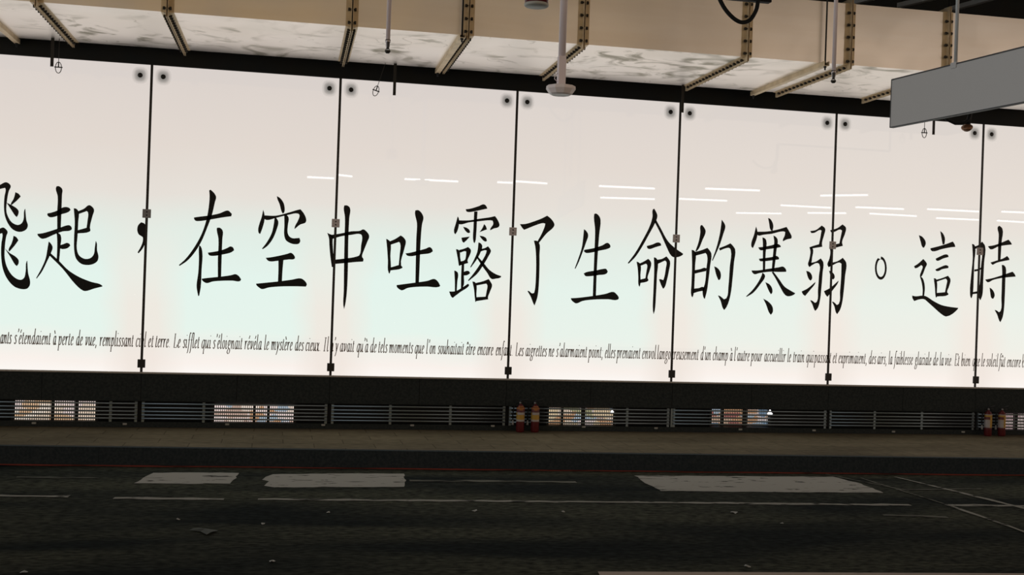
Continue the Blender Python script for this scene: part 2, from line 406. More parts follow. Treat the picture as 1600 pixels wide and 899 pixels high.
ch(G3, '''236,75 255,85 278,112 289,140 288,190 278,198 270,185 255,130 240,95
140,170 148,195 150,240 135,300 120,340 112,338 105,310 115,265 130,220
148,210 230,212 320,190 380,172 402,167 425,195 443,240 438,260 400,275 362,306 360,300 385,245 395,208 385,198 320,206 230,228 165,243 148,235
220,228 232,226 247,255 235,310 205,380 170,425 138,448 132,443 165,400 200,335 215,270
288,205 305,208 319,225 314,280 312,330 322,355 345,370 375,370 395,368 401,390 392,408 365,413 330,405 300,385 288,350 289,280
158,508 190,505 260,492 310,480 335,473 350,482 364,508 358,517 320,520 240,530 185,533 170,525
247,525 283,522 276,600 272,675 244,675 247,600
90,690 140,685 240,675 340,662 405,653 430,668 447,695 440,711 380,709 260,710 180,717 130,728 115,720 93,700''')
ch(G3, '''590,332 605,340 625,350 628,400 632,470 637,530 632,575 622,572 612,500 605,420 602,370
610,348 680,338 760,322 820,318 843,308 865,322 885,355 870,400 850,450 835,500 845,518 842,535 790,538 720,545 640,552 632,522 700,515 800,498 815,490 828,420 834,355 825,343 760,347 690,357 628,375
710,140 730,140 750,158 745,230 738,400 736,560 728,750 718,830 709,870 703,840 706,740 708,560 712,350 714,220 706,160''')
ch(G4, '''60,330 72,335 88,350 90,450 92,550 84,575 78,570 72,480 66,390
85,348 125,330 162,306 180,318 198,345 188,400 165,515 176,530 170,537 92,552 88,532 148,514 155,440 158,362 150,352 90,372
265,130 285,128 310,150 322,180 312,230 302,350 296,500 290,640 265,640 268,480 272,320 276,220 262,150
195,432 225,428 290,412 340,398 365,388 382,400 388,418 370,430 300,440 240,452 208,448
133,655 170,650 260,638 350,625 400,612 425,632 440,660 430,668 350,666 270,668 210,676 170,692 155,686 135,668''')
ch(G4, '''618,122 650,118 710,100 745,87 762,98 771,118 750,122 690,135 645,142 625,138
562,172 570,185 572,225 560,275 547,298 540,292 536,270 548,225
568,200 640,200 720,188 790,178 825,170 842,195 856,232 850,247 815,258 792,270 790,264 812,225 808,203 790,200 720,206 640,215 575,228 568,222
678,138 702,138 698,200 694,280 686,350 680,362 673,350 673,250 676,180
600,245 625,252 645,268 650,285 638,290 615,272
588,322 648,314 625,340 605,358 596,350
748,226 760,240 768,264 745,272 715,284 735,255
715,308 740,312 762,325 768,345 758,350 735,335
550,403 562,404 575,415 580,460 585,505 580,520 570,518 563,470
572,408 605,400 635,387 648,398 656,412 645,450 632,480 636,500 580,516 578,490 612,478 620,450 622,420 612,417 580,428
590,505 608,508 606,580 600,670 585,680 586,600
605,562 625,555 642,558 650,572 630,585 605,588
538,553 550,556 564,570 560,630 556,695 542,700 542,630
502,700 545,698 590,675 635,645 644,655 635,668 580,705 528,745 518,738
708,355 722,360 735,378 725,420 700,470 655,532 650,528 680,470 700,420
722,402 755,394 775,382 790,400 796,415 780,450 745,510 700,575 640,626 634,622 680,565 730,490 762,430 765,412 755,410 722,420
700,450 745,500 785,548 830,578 868,592 866,600 830,610 800,612 770,570 730,515 694,460
665,630 680,632 692,645 694,720 692,770 686,775 682,740 676,680
690,640 740,628 780,612 792,630 804,655 790,700 775,745 778,755 692,768 690,740 758,736 765,700 770,655 762,645 694,658''')
ch(G5, '''100,182 140,180 200,162 250,143 292,122 320,145 343,185 335,205 290,245 235,312 222,305 250,255 275,195 278,178 262,175 210,190 160,210 130,222 118,210
198,298 215,298 234,310 238,400 237,520 230,650 222,700 203,755 195,740 175,690 153,652 160,650 185,668 200,665 206,640 212,560 214,430 208,340''')
ch(G5, '''550,217 565,228 580,258 565,310 540,380 515,445 490,497 485,492 508,430 535,345 545,270
622,110 635,107 660,130 667,155 658,250 648,380 640,520 634,690 612,690 618,520 624,360 628,220 620,135
552,362 620,350 680,330 715,313 732,325 736,342 725,352 660,368 600,382 565,384 550,375
548,528 570,518 630,508 680,497 705,496 718,515 708,530 650,540 590,548 560,546
458,702 500,700 600,688 700,672 758,658 780,675 795,700 788,712 720,710 620,712 540,722 495,739 480,732 460,712''')
ch(G6, '''225,78 235,73 250,100 257,125 240,175 200,250 150,340 100,415 55,460 48,455 100,385 155,290 205,190 222,130
248,152 280,210 330,300 375,345 438,390 432,400 375,415 355,405 320,340 280,250 236,165
182,335 220,325 262,310 280,318 284,332 240,345 200,357 186,350
110,445 125,450 138,465 138,540 138,600 132,622 126,615 122,550 118,490
132,458 165,442 192,425 207,440 214,458 202,510 188,560 194,575 190,582 136,596 134,572 172,562 180,510 184,468 176,460 138,475
232,415 245,418 258,435 254,540 247,680 238,790 230,815 225,790 228,660 234,500
255,432 290,425 320,408 335,425 346,445 338,510 325,570 305,630 296,636 285,615 268,570 275,568 298,575 306,550 316,490 320,448 310,438 258,462''')
ch(G6, '''560,192 570,187 585,205 596,232 575,290 535,370 522,375 545,310 558,240
497,362 512,366 524,380 522,470 518,580 510,680 503,697 495,685 496,600 500,470
518,378 565,365 608,348 625,368 636,390 628,470 615,580 605,650 590,708 582,700 574,650 590,600 600,500 605,400 595,385 520,405
518,505 560,497 585,488 602,492 598,512 560,520 520,530
510,635 550,630 572,622 590,630 585,650 550,655 508,668
708,150 720,165 734,195 720,250 690,340 645,440 640,436 670,350 695,250 704,190
690,350 730,335 770,316 788,335 803,360 795,450 785,560 770,680 745,760 726,786 715,770 700,720 682,684 690,684 725,710 742,700 755,620 765,480 772,365 762,350 735,352 695,368
655,478 675,487 698,515 703,545 695,572 685,575 672,545''')
ch(G7, '''225,93 240,100 258,130 262,155 256,185 244,180 232,130
140,153 148,175 150,215 130,280 118,306 108,295 108,265 125,215
148,190 220,188 290,175 355,156 375,190 391,225 388,238 355,245 330,258 328,250 342,215 345,192 330,188 250,205 190,212 160,218 148,210
185,230 200,235 212,250 208,340 204,465 188,465 188,360 188,270
262,217 278,225 292,245 284,320 276,400 266,470 250,465 256,390 264,300 268,260
155,300 200,295 250,285 290,275 312,288 315,298 280,305 210,315 170,320
160,380 200,375 250,368 285,360 302,375 300,385 250,392 190,398 168,396
108,462 150,462 230,450 300,440 330,435 352,458 352,472 310,473 230,472 160,482 130,489 115,478
185,478 200,490 204,505 170,560 120,620 75,648 70,644 115,600 155,545 178,500
262,470 300,520 340,575 385,605 416,622 410,630 365,644 345,635 310,580 275,515 250,475
205,544 235,560 254,590 254,620 245,630 232,610
190,660 225,680 255,715 258,755 244,775 230,755 210,700''')
ch(G7, '''520,185 560,178 602,146 626,168 618,215 604,268 606,296 520,310 514,300 540,290 582,278 592,230 600,182 590,178 550,198 528,200
516,300 535,300 542,320 535,370 530,405 515,440 505,420 515,380 522,330
515,410 560,400 595,377 613,405 608,480 600,580 590,670 575,725 556,748 548,735 535,700 520,672 528,672 555,690 568,680 575,600 582,500 584,418 570,410 530,428 515,440
492,465 515,472 532,495 534,520 524,534 512,525
460,610 500,590 558,542 555,555 520,600 485,642 470,630
660,180 710,165 748,138 772,162 765,205 745,262 750,290 660,302 652,292 685,282 725,272 735,225 744,182 730,175 690,192 668,195
655,295 672,292 682,310 676,370 668,410 650,440 641,420 655,380 662,330
652,410 710,398 750,373 774,408 766,500 757,600 745,690 730,740 710,770 700,755 690,715 673,682 682,682 708,705 722,695 730,610 738,500 740,415 725,407 680,425 650,440
652,463 672,472 690,492 692,515 682,527 670,515
617,608 660,585 720,533 718,545 680,600 642,648 630,635''')
ring = [(171+44*math.sin(t*math.pi/12), 422-86*math.cos(t*math.pi/12)) for t in range(25)]
ring += [(171+30*math.sin(t*math.pi/12), 422-65*math.cos(t*math.pi/12)) for t in range(24, -1, -1)]
CH.append((G8, [ring]))
ch(G8, '''452,178 475,188 500,220 503,245 490,272 480,268 465,225
416,408 445,390 485,354 500,370 512,392 500,420 475,480 465,490 460,482 472,440 480,410 470,400 440,420 424,424
460,485 475,490 490,520 497,570 492,625 478,630 480,580 472,525
402,625 430,630 480,625 505,630 560,665 620,695 680,708 744,716 740,725 655,780 630,770 570,720 520,675 490,652 450,655 418,666 405,645
610,147 630,165 645,200 642,245 628,248 620,205
537,275 580,265 650,245 703,225 718,248 722,265 690,268 620,282 555,298 540,288
576,352 610,335 650,320 668,325 672,340 630,352 595,368 582,366
574,432 610,415 655,400 672,408 670,422 625,430 595,444 580,442
562,497 578,500 586,520 586,600 586,635 578,641 574,620 570,560
580,508 625,495 668,478 686,505 675,560 662,600 672,612 668,620 586,632 586,605 645,600 655,550 660,510 650,500 584,522''')
ch(G8, '''845,243 858,246 868,262 862,380 858,500 850,620 842,645 836,640 830,600 838,480 850,350 848,280
865,262 895,250 920,225 942,258 935,380 928,520 922,620 908,660 900,650 895,610 904,520 912,400 918,280 912,270 866,280
862,432 890,428 915,415 918,428 890,442 862,448
848,600 885,592 905,582 905,605 885,610 846,615
1035,118 1048,108 1070,130 1064,230 1056,360 1036,365 1038,260 1042,170
963,260 1010,252 1070,230 1115,211 1135,235 1140,248 1100,252 1040,262 985,284 972,275
982,380 1030,365 1075,350 1105,332 1120,352 1122,362 1080,370 1030,382 998,398 988,390
942,507 1000,495 1080,470 1145,448 1162,468 1168,485 1130,488 1060,496 1000,510 962,527 950,518
1065,398 1080,400 1095,420 1092,500 1088,620 1080,740 1070,790 1055,823 1046,810 1030,765 1012,732 1020,732 1045,748 1056,738 1062,640 1066,520 1068,450
975,566 990,575 1010,605 1012,630 1002,649 990,645 980,605''')
def smooth_loop(P, sub=4):
    P = [Vector(p) for p in P]; n = len(P); out = []
    def dirs(i):
        a = (P[i]-P[i-1]); b = (P[(i+1) % n]-P[i]); a.normalize(); b.normalize()
        if a.dot(b) < math.cos(math.radians(62)): return a, b
        t = (a+b).normalized(); return t, t
    D = [dirs(i) for i in range(n)]
    for i in range(n):
        j = (i+1) % n; L = (P[j]-P[i]).length
        m0, m1 = D[i][1]*L*.95, D[j][0]*L*.95
        for k in range(sub):
            t = k/sub; t2, t3 = t*t, t*t*t
            out.append((2*t3-3*t2+1)*P[i] + (t3-2*t2+t)*m0 + (-2*t3+3*t2)*P[j] + (t3-t2)*m1)
    return out
YL = -.0016                           # lettering sits on the face of the glass
def wall_pt(x, y):
    p = at(x, y, 1, 0); return Vector((p.x, YL, p.z))
char_polys = []                       # per character: list of loops on the wall
for fr, strokes in CH:
    loops = []
    for s_ in strokes:
        if len(s_) < 40: s_ = smooth_loop(s_)
        loops.append([wall_pt(fr[0]+fr[2]*p[0], fr[1]+fr[2]*p[1]) for p in s_])
    char_polys.append(loops)

# ------------------------------------------------------------------ the French line: an upright-drawn italic, written with a broad nib
def arc(cx, cy, rx, ry, a0, a1, n=8):
    return [(cx+rx*math.cos(math.radians(a0+(a1-a0)*i/n)), cy+ry*math.sin(math.radians(a0+(a1-a0)*i/n))) for i in range(n+1)]
BOWL = [(.50,.80),(.38,.99),(.20,.88),(.08,.50),(.10,.16),(.22,.0),(.36,.14),(.50,.62)]
GL = {
 'a': (.66, [BOWL, [(.52,1.0),(.47,.5),(.47,.12),(.53,.0),(.64,.14)]]),
 'b': (.58, [[(.10,1.78),(.07,1.0),(.07,.3),(.14,.02),(.30,.03),(.46,.35),(.48,.75),(.38,.98),(.24,.88),(.09,.45)]]),
 'c': (.50, [[(.44,.80),(.36,.98),(.20,.90),(.08,.5),(.11,.14),(.24,.0),(.44,.2)]]),
 'd': (.66, [BOWL, [(.56,1.78),(.50,1.0),(.48,.12),(.54,.0),(.65,.14)]]),
 'e': (.52, [[(.10,.45),(.30,.55),(.42,.76),(.36,.97),(.22,.92),(.09,.55),(.10,.16),(.23,.0),(.46,.2)]]),
 'f': (.42, [[(.52,1.66),(.42,1.78),(.32,1.6),(.24,.9),(.18,.1),(.08,-.5),(-.06,-.58)], [(.06,.92),(.44,.96)]]),
 'g': (.60, [[(.54,.95),(.40,.97),(.26,.99),(.12,.8),(.12,.52),(.25,.40),(.40,.52),(.44,.8),(.34,.97)], [(.22,.42),(.12,.25),(.22,.12),(.42,.0),(.50,-.22),(.38,-.50),(.16,-.54),(.02,-.36),(.12,-.1),(.26,.08)]]),
 'h': (.64, [[(.10,1.78),(.08,1.0),(.06,.0)], [(.07,.40),(.22,.84),(.38,.98),(.47,.82),(.44,.3),(.48,.02),(.62,.14)]]),
 'i': (.32, [[(.0,.86),(.10,.98),(.12,.7),(.09,.16),(.16,.0),(.28,.14)], [(.14,1.42),(.17,1.50)]]),
 'l': (.30, [[(.12,1.78),(.10,1.0),(.08,.14),(.14,.0),(.26,.14)]]),
 'm': (.98, [[(.0,.86),(.09,.98),(.10,.6),(.08,.0)], [(.09,.40),(.22,.84),(.34,.98),(.41,.80),(.38,.0)], [(.40,.40),(.54,.84),(.68,.98),(.76,.80),(.73,.2),(.78,.02),(.92,.14)]]),
 'n': (.66, [[(.0,.86),(.09,.98),(.10,.6),(.08,.0)], [(.09,.40),(.24,.84),(.38,.98),(.46,.80),(.43,.2),(.48,.02),(.62,.14)]]),
 'o': (.56, [arc(.27,.5,.20,.49,80,440,14)]),
 'p': (.60, [[(.02,.86),(.11,.98),(.10,.4),(.06,-.3),(.04,-.62)], [(-.06,-.62),(.16,-.60)], [(.10,.45),(.24,.86),(.38,.98),(.48,.75),(.46,.35),(.32,.03),(.12,.10)]]),
 'q': (.60, [BOWL, [(.53,1.0),(.48,.4),(.44,-.3),(.42,-.62)], [(.32,-.62),(.54,-.60)]]),
 'r': (.46, [[(.0,.86),(.09,.98),(.10,.6),(.08,.0)], [(.09,.42),(.22,.84),(.34,.98),(.42,.88)]]),
 's': (.44, [[(.38,.82),(.30,.98),(.16,.92),(.12,.74),(.24,.52),(.34,.30),(.28,.06),(.14,.0),(.04,.16)]]),
 't': (.36, [[(.18,1.30),(.14,.8),(.10,.16),(.17,.0),(.30,.14)], [(.02,.94),(.32,.97)]]),
 'u': (.66, [[(.0,.86),(.09,.98),(.11,.7),(.08,.2),(.16,.02),(.30,.14),(.46,.6)], [(.50,1.0),(.46,.5),(.46,.12),(.53,.0),(.64,.14)]]),
 'v': (.54, [[(.0,.84),(.10,.98),(.14,.7),(.15,.03),(.34,.35),(.46,.78),(.38,.99)]]),
 'x': (.54, [[(.02,.88),(.12,.98),(.22,.6),(.32,.1),(.42,.0),(.50,.12)], [(.48,.94),(.38,.9),(.14,.1),(.02,.04)]]),
 'y': (.56, [[(.0,.86),(.09,.98),(.14,.7),(.22,.05)], [(.48,.98),(.40,.6),(.22,.0),(.06,-.45),(-.06,-.56)]]),
 'L': (.70, [[(.16,1.60),(.12,.8),(.08,.04)], [(.02,1.58),(.30,1.60)], [(.0,.02),(.3,.02),(.60,.06),(.66,.36)]]),
 'I': (.36, [[(.18,1.60),(.14,.8),(.10,.02)], [(.04,1.60),(.32,1.60)], [(-.02,.02),(.24,.02)]]),
 'E': (.68, [[(.16,1.60),(.12,.8),(.08,.02)], [(.04,1.60),(.4,1.58),(.66,1.56),(.66,1.32)], [(.14,.84),(.44,.84)], [(-.02,.02),(.4,.04),(.58,.06),(.64,.34)]]),
 '.': (.28, [[(.10,.03),(.13,.10)]]), ',': (.28, [[(.12,.12),(.13,-.04),(.05,-.28)]]),
 ';': (.30, [[(.14,.86),(.17,.93)], [(.12,.12),(.13,-.04),(.05,-.28)]]), "'": (.24, [[(.16,1.72),(.17,1.54),(.10,1.32)]]),
}
ACC = {'é': ('e', [[(.36,1.62),(.22,1.24)]]), 'è': ('e', [[(.14,1.62),(.28,1.24)]]), 'ê': ('e', [[(.10,1.24),(.25,1.56),(.40,1.24)]]),
       'à': ('a', [[(.14,1.62),(.30,1.24)]]), 'û': ('u', [[(.12,1.24),(.28,1.56),(.44,1.24)]])}
for k, (b, s_) in ACC.items(): GL[k] = (GL[b][0], GL[b][1]+s_)
def open_curve(P, sub=4):
    if len(P) < 3: return [Vector(P[0]), Vector(P[0]).lerp(Vector(P[1]), .5), Vector(P[1])]
    P = [Vector(p) for p in P]; out = []
    for i in range(len(P)-1):
        p0 = P[max(i-1, 0)]; p1 = P[i]; p2 = P[i+1]; p3 = P[min(i+2, len(P)-1)]
        for k in range(sub):
            t = k/sub
            out.append(.5*((2*p1)+(p2-p0)*t+(2*p0-5*p1+4*p2-p3)*t*t+(3*p1-p0-3*p2+p3)*t**3))
    out.append(P[-1]); return out
K = .16875
LINES = [((0,505), "ants 0 105|s'étendaient 130 468|à 490 518|perte 540 680|de 703 765|vue, 788 898|remplissant 922 1235|ciel 1255 1352|et 1370 1418|terre. 1437 1578"),
 ((265,510), "Le 37 100|sifflet 122 275|qui 293 383|s'éloignait 400 672|révéla 693 852|le 875 918|mystère 940 1137|des 1158 1240|cieux. 1257 1400|Il 1425 1472|n'y 1488 1560"),
 ((530,515), "avait 5 138|qu'à 160 268|de 285 345|tels 360 445|moments 462 682|que 698 785|l'on 805 893|souhaitait 912 1152|être 1172 1258|encore 1278 1425|enfant. 1448 1608"),
 ((795,525), "Les 62 135|aigrettes 153 350|ne 368 418|s'alarmaient 438 722|point; 738 872|elles 888 985|prenaient 1000 1217|envol 1232 1362|langoureusement 1372 1755"),
 ((1060,530), "d'un 203 300|champ 316 458|à 475 498|l'autre 515 658|pour 672 775|accueillir 793 992|le 1008 1040|train 1060 1165|qui 1180 1252|passait 1258 1412|et 1427 1463|exprimaient, 1480 1745"),
 ((1330,535), "des 160 228|airs, 240 328|la 345 378|faiblesse 395 570|glaciale 588 740|de 755 803|la 818 852|vie. 867 938|Et 957 1000|bien 1018 1102|que 1120 1190|le 1203 1235|soleil 1250 1358|fût 1365 1425|encore 1440 1568|b 1580 1606")]
def base_y(x): return 538.2 + (x-50)*(556.2-538.2)/750 if x < 800 else 556.2 + (x-800)*(573.3-556.2)/760
XH, SL = .094, .05                    # x-height in metres, slant
letters = []                          # (centre x, [quads])
for org, txt in LINES:
    for w in txt.split('|'):
        word, a, b = w.rsplit(' ', 2); xa = org[0]+float(a)*K; xb = org[0]+float(b)*K
        A, B = wall_pt(xa, base_y(xa)), wall_pt(xb, base_y(xb))
        TR = .07; adv = sum(GL[c][0]+TR for c in word)-.06-TR
        sx = (B.x-A.x)/(adv+ (.1 if adv > 1 else .05)); pen = 0
        for c in word:
            w_, strokes = GL[c]; quads = []
            for st in strokes:
                pts = [Vector((A.x+(pen+p.x)*sx + SL*p.y*XH*.9, A.z+(B.z-A.z)*(pen/adv)+p.y*XH)) for p in open_curve(st)]
                Lp, Rp = [], []
                for i, p in enumerate(pts):
                    t = pts[min(i+1, len(pts)-1)]-pts[max(i-1, 0)]; t.normalize()
                    wd_ = .0038+.0062*abs(math.sin(math.atan2(t.y, t.x)-math.radians(32)))
                    n = Vector((-t.y, t.x))*wd_/2; Lp.append(p+n); Rp.append(p-n)
                for i in range(len(pts)-1): quads.append((Lp[i], Lp[i+1], Rp[i+1], Rp[i]))
            letters.append((A.x+(pen+w_/2)*sx, quads)); pen += w_+TR

# ------------------------------------------------------------------ the lit panels and what is written on them
PX = [-2.0, -.005, 2.004, 4.015, 5.989, 7.996, 10.003, 12.0]
PLAB = ["leftmost backlit white glass panel, bearing 起 and the comma",
        "backlit white glass panel bearing 在 and 空",
        "backlit white glass panel bearing 吐 and 露",
        "backlit white glass panel bearing 了, 生 and most of 命",
        "backlit white glass panel bearing 的 and 寒",
        "backlit white glass panel bearing the small ring and 這",
        "rightmost backlit white glass panel, cut by the frame, with the right of 時"]
# bracket's blurred shadow on the frosted glass, painted as a fading grey-green pad
m_shadow_pad = mat('bracket_shadow_halo', (.20,.25,.235), .5); g = NT(m_shadow_pad)
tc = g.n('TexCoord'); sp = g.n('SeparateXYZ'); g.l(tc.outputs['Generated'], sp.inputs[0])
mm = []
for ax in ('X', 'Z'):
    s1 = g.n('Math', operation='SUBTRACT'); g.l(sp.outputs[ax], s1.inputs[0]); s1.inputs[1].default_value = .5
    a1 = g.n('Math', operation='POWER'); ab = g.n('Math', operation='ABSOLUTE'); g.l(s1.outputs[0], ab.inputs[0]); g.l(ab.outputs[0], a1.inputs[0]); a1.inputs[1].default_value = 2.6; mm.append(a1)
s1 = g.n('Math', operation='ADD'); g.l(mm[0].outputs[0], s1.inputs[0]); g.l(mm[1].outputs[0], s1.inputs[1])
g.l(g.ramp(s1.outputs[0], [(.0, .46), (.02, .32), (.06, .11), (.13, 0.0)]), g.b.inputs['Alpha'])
def split_build(name, loops, quads, xa, xb, m, parent, origin):
    mb = MB()
    for lp in loops: mb.poly(lp)
    for q in quads:
        try: mb.bm.faces.new([mb.bm.verts.new((p.x, YL, p.y)) for p in q])
        except ValueError: pass
    for co, no in (((xa,0,0), (-1,0,0)), ((xb,0,0), (1,0,0))):
        bmesh.ops.bisect_plane(mb.bm, geom=mb.bm.verts[:]+mb.bm.edges[:]+mb.bm.faces[:], plane_co=co, plane_no=no, clear_outer=True)
    if not mb.bm.faces: mb.bm.free(); return None
    bmesh.ops.translate(mb.bm, verts=mb.bm.verts[:], vec=(-origin[0], -origin[1], -origin[2]))
    return mb.build(name, m, parent)
for k in range(7):
    xa, xb = PX[k]+.004, PX[k+1]-.004; xm = (xa+xb)/2; h = (xb-xa)/2
    org = (xm, 0, ZP)
    t = thing('lit_panel', PLAB[k], 'light panel', org, 0, 'backlit glass panels along the wall')
    MB().box(-h, h, 0, .03, 0, 3.3).build('glass_pane', m_lit, t)
    for s_ in (-1, 1):
        if k == 0 and s_ < 0: continue
        if k == 6 and s_ > 0: continue
        fx, fz = s_*(h-.115), 3.3-.117
        pad = MB().box(fx-.095, fx+.095, -.0012, -.0002, fz-.105, fz+.105).build('shadow_pad', m_shadow_pad, t)
        MB().lathe([(.026,0),(.026,.004),(.022,.007),(0,.007)], 20, (fx,-.002,fz), Matrix.Rotation(math.pi/2, 3, 'X')).build('bolt_cap', m_black, t)
    for lp in char_polys:
        x0 = min(p.x for l in lp for p in l); x1 = max(p.x for l in lp for p in l)
        if x1 < xa or x0 > xb: continue
        split_build('chinese_character', lp, [], xa, xb, m_ink, t, org)
    qs = [q for c, Q in letters if xa <= c < xb for q in Q]
    qs += [q for c, Q in letters if not (xa <= c < xb) and (abs(c-xa) < .08 or abs(c-xb) < .08) for q in Q]
    split_build('french_lettering', [], qs, xa, xb, m_brown_ink, t, org)
JL = ["beside the comma, left of 在", "through the left of 中", "between 露 and 了", "through the foot of 命, left of 的", "through the right half of 弱", "through the left side of 時"]
CY = [334, 349, 362, 373, 383.5, 393]
for k in range(6):
    x = PX[k+1]
    t = thing('joint_strip', 'thin black upright joint strip %s, with clamp' % JL[k], 'joint strip', (x, 0, ZP), 0, 'black strips between the panels')
    MB().box(-.0135, .0135, -.010, -.0022, 0, 3.34).build('strip', m_black, t)
    cz = at(x*0+[229.5,524.5,801,1056,1300,1530][k], CY[k], 1, 0).z-ZP
    c = MB().box(-.044, .044, -.022, -.0102, cz-.047, cz+.047).build('clamp_plate', m_clampd if k == 0 else m_clamp, t, bevel=.004)
    for dz in (-.018, .018):
        MB().lathe([(.008,0),(.008,.003),(0,.004)], 12, (0,-.0222,cz+dz), Matrix.Rotation(math.pi/2, 3, 'X')).build('screw', m_screw, c)
    MB().box(-.040, .040, -.030, -.0102, .045, .135).build('bottom_clip', m_black, t, bevel=.004)

# ------------------------------------------------------------------ lit openings behind the rails
OPEN = [  # photo span of each opening's lights (x0, x1), top, bottom, words
 ([(23,80),(85,117),(122,149.5)], 627.5, 656.5),
 ([(334.5,396),(399.5,417),(421,459)], 634, 660.5),
 ([(857,876),(880,908),(914,958)], 638.5, 663.5),
 ([(1111.5,1126),(1130,1160),(1166.5,1200)], 640.5, 665),
 ([(1568,1584),(1588,1622),(1626,1660)], 647.5, 671.5)]
YW = .07
def wx(x, y, yy=YW): return at(x, y, 1, yy)
for i, (spans, ya, yb) in enumerate(OPEN):
    ym = (ya+yb)/2
    xa, xb = wx(spans[0][0], ym).x, wx(spans[-1][1], ym).x
    zt, zb = wx(spans[1][0], ya).z, wx(spans[1][0], yb).z
    cx, cz = (xa+xb)/2, (zt+zb)/2
    win = MB().box(xa-cx, xb-cx, 0, .03, zb-cz, zt-cz).build('window_%d' % (i+1), m_shops[i], None, (cx, YW+.02, cz), kind='structure')
    gr = MB()                          # fine upright rods and the flats between
    n = int((xb-xa)/.0215)
    for k in range(n+1):
        x = xa+(xb-xa)*k/n-cx
        gr.box(x-.0036, x+.0036, -.030, -.022, zb-cz-.01, zt-cz+.01)
    gr.build('window_grille', m_black, win)
    edges = [xa-.02] + [0]*0
    for (p, q) in zip(spans, spans[1:]):
        a, b = wx(p[1], ym).x, wx(q[0], ym).x
        MB().box(a-cx, b-cx, -.04, -.004, zb-cz-.01, zt-cz+.01).build('window_mullion', m_black, win)
    fr = MB()
    for a, b in ((xa-.03, xa), (xb, xb+.03)): fr.box(a-cx, b-cx, -.04, .03, zb-cz-.01, zt-cz+.01)
    fr.build('window_frame', m_black, win)
for (px_, py_, r_, lab, pos) in ((956.5,644,.020,'small glaring lamp at the right end of the grille beside the yellow-labelled extinguishers','a'),
                            (1203,646.5,.032,'larger glaring white lamp at the right end of the grille below 寒','b')):
    p = wx(px_, py_, .03)
    t = thing('bulkhead_lamp', lab, 'lamp', p, 0)
    MB().lathe([(0,-r_*.7),(r_*.8,-r_*.45),(r_,0),(r_*.5,r_*.5),(r_*.25,r_*1.3),(0,r_*1.5)], 16).build('globe', m_glow, t)
    MB().box(-r_*.5, r_*.5, r_*.6, .108, -r_*.3, r_*.3).build('bracket', m_black, t)

# ------------------------------------------------------------------ rails along the slot
RZ = [at(640, y, 1, -.05).z for y in (636.3, 642.3, 647.8, 653.2, 658.4)]
RLAB = ["before the first lit grille on the left", "before the lit grille under 空", "between the second lit grille and the yellow-labelled extinguishers", "right of the yellow-labelled extinguishers", "before the lit grille under 寒", "left of the white-labelled extinguishers", "right of the white-labelled extinguishers"]
POSTS = [[-.30],[.66],[2.68,3.36],[5.45],[6.0],[8.62,9.26],[11.4]]
for k in range(7):
    xa, xb = PX[k]+.024, PX[k+1]-.024
    if k == 2: xb -= .0
    t = thing('guard_rail', 'low grey five-bar steel rail ' + RLAB[k], 'rail', (xa, 0, PLAT), 0, 'five-bar rails along the foot of the wall')
    ends = [xa+.012] + POSTS[k] + [xb-.012]
    for x in ends:
        pm = MB().box(x-xa-.014, x-xa+.014, -.042, -.033, RB-PLAT, RT-PLAT-.006)
        pm.build('post', m_rail, t)
    for z in RZ:
        MB().tube([(0, -.052, z-PLAT), (xb-xa, -.052, z-PLAT)], .0095, 10).build('rail', m_rail, t)

# small pale tabs in front of the foot of the wall
TABS = [(53,661),(195,662.5),(355,663),(505,664),(644,664.5),(770,665.5),(912,667),(1025,669),(1157,671),(1272,672.5),(1396,674.5),(1505,675)]
TW = ["below the right of 起","left of the first joint's foot","below the second lit grille","beside the second joint's foot","under the blank rail below 吐","left of the yellow-labelled extinguishers","below the third lit grille","left of the fourth joint's foot","below the fourth lit grille","left of the fifth joint's foot","below the ring character","left of the white-labelled extinguishers"]
for (x, y), w in zip(TABS, TW):
    p = at(x, y, 1, -.032)
    t = MB().box(-.021, .021, -.004, .0055, -.012, .007).box(-.015, .012, -.012, -.004, -.012, -.006).build('wall_tab', m_scrap, None, (p.x, -.032, p.z))
    tag(t, 'small pale tab low on the black wall foot, ' + w, 'tab', 'pale tabs along the wall foot')

